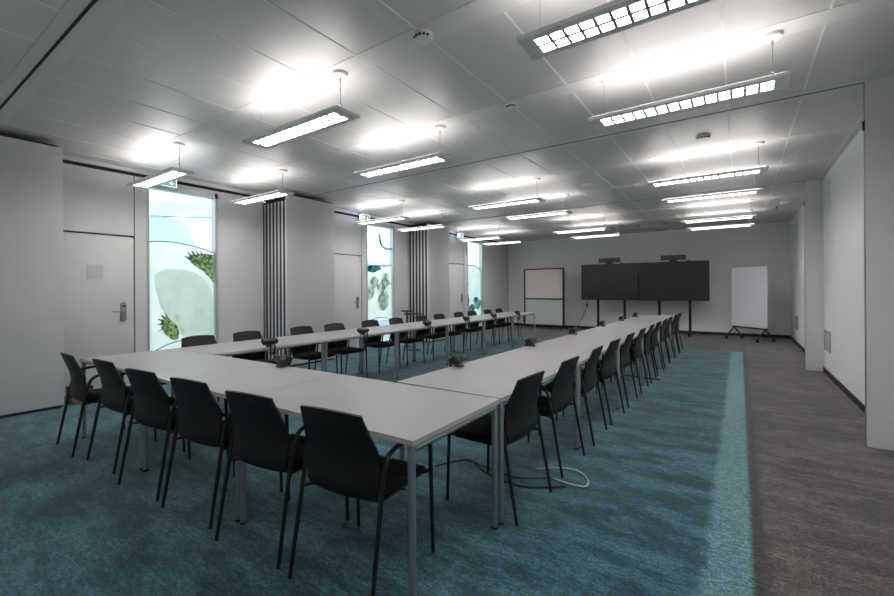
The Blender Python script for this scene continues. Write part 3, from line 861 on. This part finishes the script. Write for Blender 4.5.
screen_unit(-2.496, -.69, (-1.955, -1.165), 'right of the two large dark screens on black posts', 'grey video bar on top of the right screen', -1.58)
# power cable of the left screen
o = MB().tube(smooth([(-4.02, 13.80, 1.0), (-4.05, 13.82, .80), (-4.30, 13.95, .35), (-4.45, 14.1, .02), (-4.2, 14.2, .012)], 2), .006, 6).build('power_cable', M['cable'])
tag(o, 'thin black cable hanging at a slant below the left screen', 'cable')
o.data.materials[0] = M['cable']
o = MB().rbox(-.022, .022, -.02, .02, -.06, .06, .008).build('power_adapter', M['black']); o.location = (-4.055, 13.785, .83)
tag(o, 'small black adapter hanging on the cable below the left screen', 'adapter')

# whiteboard on casters, standing at an angle
A = Vector((-.17, 13.79, 0)); B = Vector((.565, 13.06, 0)); d = B - A
t = thing('mobile_whiteboard', 'white mobile whiteboard on black A-shaped casters near the right corner', 'whiteboard', ((A + B) / 2)[:], math.atan2(d.y, d.x))
hl = d.length / 2
bd = MB()
pts = []
def rr(hx, z0, z1, r):
    out = []
    for cx, cz, a0 in ((hx - r, z1 - r, 0), (-hx + r, z1 - r, PI / 2), (-hx + r, z0 + r, PI), (hx - r, z0 + r, 3 * PI / 2)):
        for k in range(6): a = a0 + PI / 2 * k / 5; out.append((cx + r * math.cos(a), cz + r * math.sin(a)))
    return out
pp = rr(hl, .35, 1.90, .05); n = len(pp)
vs = [(p[0], -.012, p[1]) for p in pp] + [(p[0], .012, p[1]) for p in pp]
bd.add(vs, [tuple(range(n)), tuple(range(n, 2 * n))[::-1]] + [(i, (i + 1) % n, n + (i + 1) % n, n + i) for i in range(n)])
bd.build('board_panel', M['whiteboard'], t)
MB().box(-hl + .02, hl - .02, -.02, .02, .31, .35).build('bottom_rail', M['blacktube'], t)
for sx in (-1, 1):
    x = sx * (hl - .06)
    fo = MB().tube([(x, -.24, .075), (x, -.02, .30), (x, .02, .30), (x, .24, .075)], .017, 8).build('foot', M['blacktube'], t)
    for yy in (-.24, .24):
        m = MB(); m.lathe([(.042, -.012), (.042, .012)], (x, yy, .042), 16, 0, 'X'); m.build('caster', M['black'], fo)

# high bistro tables behind the window-side row
def bistro(x, y, h, r, label):
    t = thing('side_table', label, 'side table', (x, y, 0), 0, 'small black pedestal tables by the partition stack')
    MB().lathe([(r * .96, h - .022), (r, h - .016), (r, h)], (0, 0, 0), 28).build('tabletop', M['black'], t)
    MB().lathe([(.022, .02), (.022, h - .02)], (0, 0, 0), 14).build('pedestal', M['blacktube'], t)
    MB().lathe([(r * .75, 0), (r * .75, .008), (.04, .022), (.024, .04)], (0, 0, 0), 28).build('base_plate', M['blacktube'], t)
bistro(-6.1, 7.45, .827, .22, 'black pedestal side table behind the window-side chairs, the lower and nearer one')
bistro(-6.55, 7.76, .865, .15, 'thin dark pedestal table behind the other one, by the partition stack')

# reddish box on the floor beyond the near partition stack
t = thing('storage_box', 'small reddish box with a black lid on the floor behind the leftmost chair', 'box', (-6.72, 1.70, 0))
MB().rbox(-.12, .12, -.10, .10, .0, .17, .006).build('box_body', M['redbox'], t)
MB().rbox(-.125, .125, -.105, .105, .17, .195, .005).build('box_lid', M['black'], t)

# ------------------------------------------------------------------ cables on the floor
def cable(name, label, pts, r, m, group=None):
    o = MB().tube(smooth(pts, 3), r, 6).build(name, m); return tag(o, label, 'cable', group)
F = .010
cable('power_cable', 'black cable running along the carpet under the nearest right-hand chair',
      [(-1.93, 2.62, F), (-1.86, 2.78, F), (-1.78, 2.88, F), (-1.66, 2.80, F), (-1.55, 2.72, F), (-1.40, 2.68, F), (-1.22, 2.67, F), (-1.10, 2.76, F), (-.99, 2.84, F)], .006, M['cable'])
cable('power_cable', 'second black cable crossing the first one on the carpet, with a small plug end',
      [(-1.74, 2.92, F + .012), (-1.70, 2.80, F + .012), (-1.50, 2.78, F + .012), (-1.32, 2.74, F + .012), (-1.20, 2.82, F + .012), (-1.12, 2.88, F + .012)], .005, M['cable'])
cable('network_cable', 'pale cable lying in a loop on the teal carpet',
      [(-1.27, 3.0, F), (-1.14, 3.12, F), (-1.0, 3.15, F), (-.89, 3.05, F), (-.86, 2.92, F), (-.93, 2.90, F), (-1.02, 2.90, F), (-1.10, 2.93, F - .004)], .005, M['cablewhite'])
cable('power_cable', 'short black cable on the carpet under the middle of the right-hand row',
      [(-1.5, 7.05, F), (-1.3, 6.96, F), (-1.15, 6.98, F), (-.98, 6.93, F)], .010, M['cable'])
cable('power_cable', 'black cable dangling to the floor at the window-side row far end',
      [(-4.42, 9.50, .62), (-4.42, 9.52, .3), (-4.38, 9.62, .06), (-4.25, 9.75, F), (-4.1, 9.9, F)], .006, M['cable'])
cable('power_cable', 'black cable on the teal carpet inside the tables near the window-side row',
      [(-4.22, 4.6, F), (-4.05, 4.8, F), (-4.02, 5.1, F), (-4.1, 5.4, F)], .006, M['cable'])
o = MB().rbox(-.02, .02, -.012, .012, -.075, .075, .006).build('hanging_clip', M['blue']); o.location = TW(-4.20, 9.72, .63)
tag(o, 'small blue clip hanging from the far end of the window-side row', 'clip')
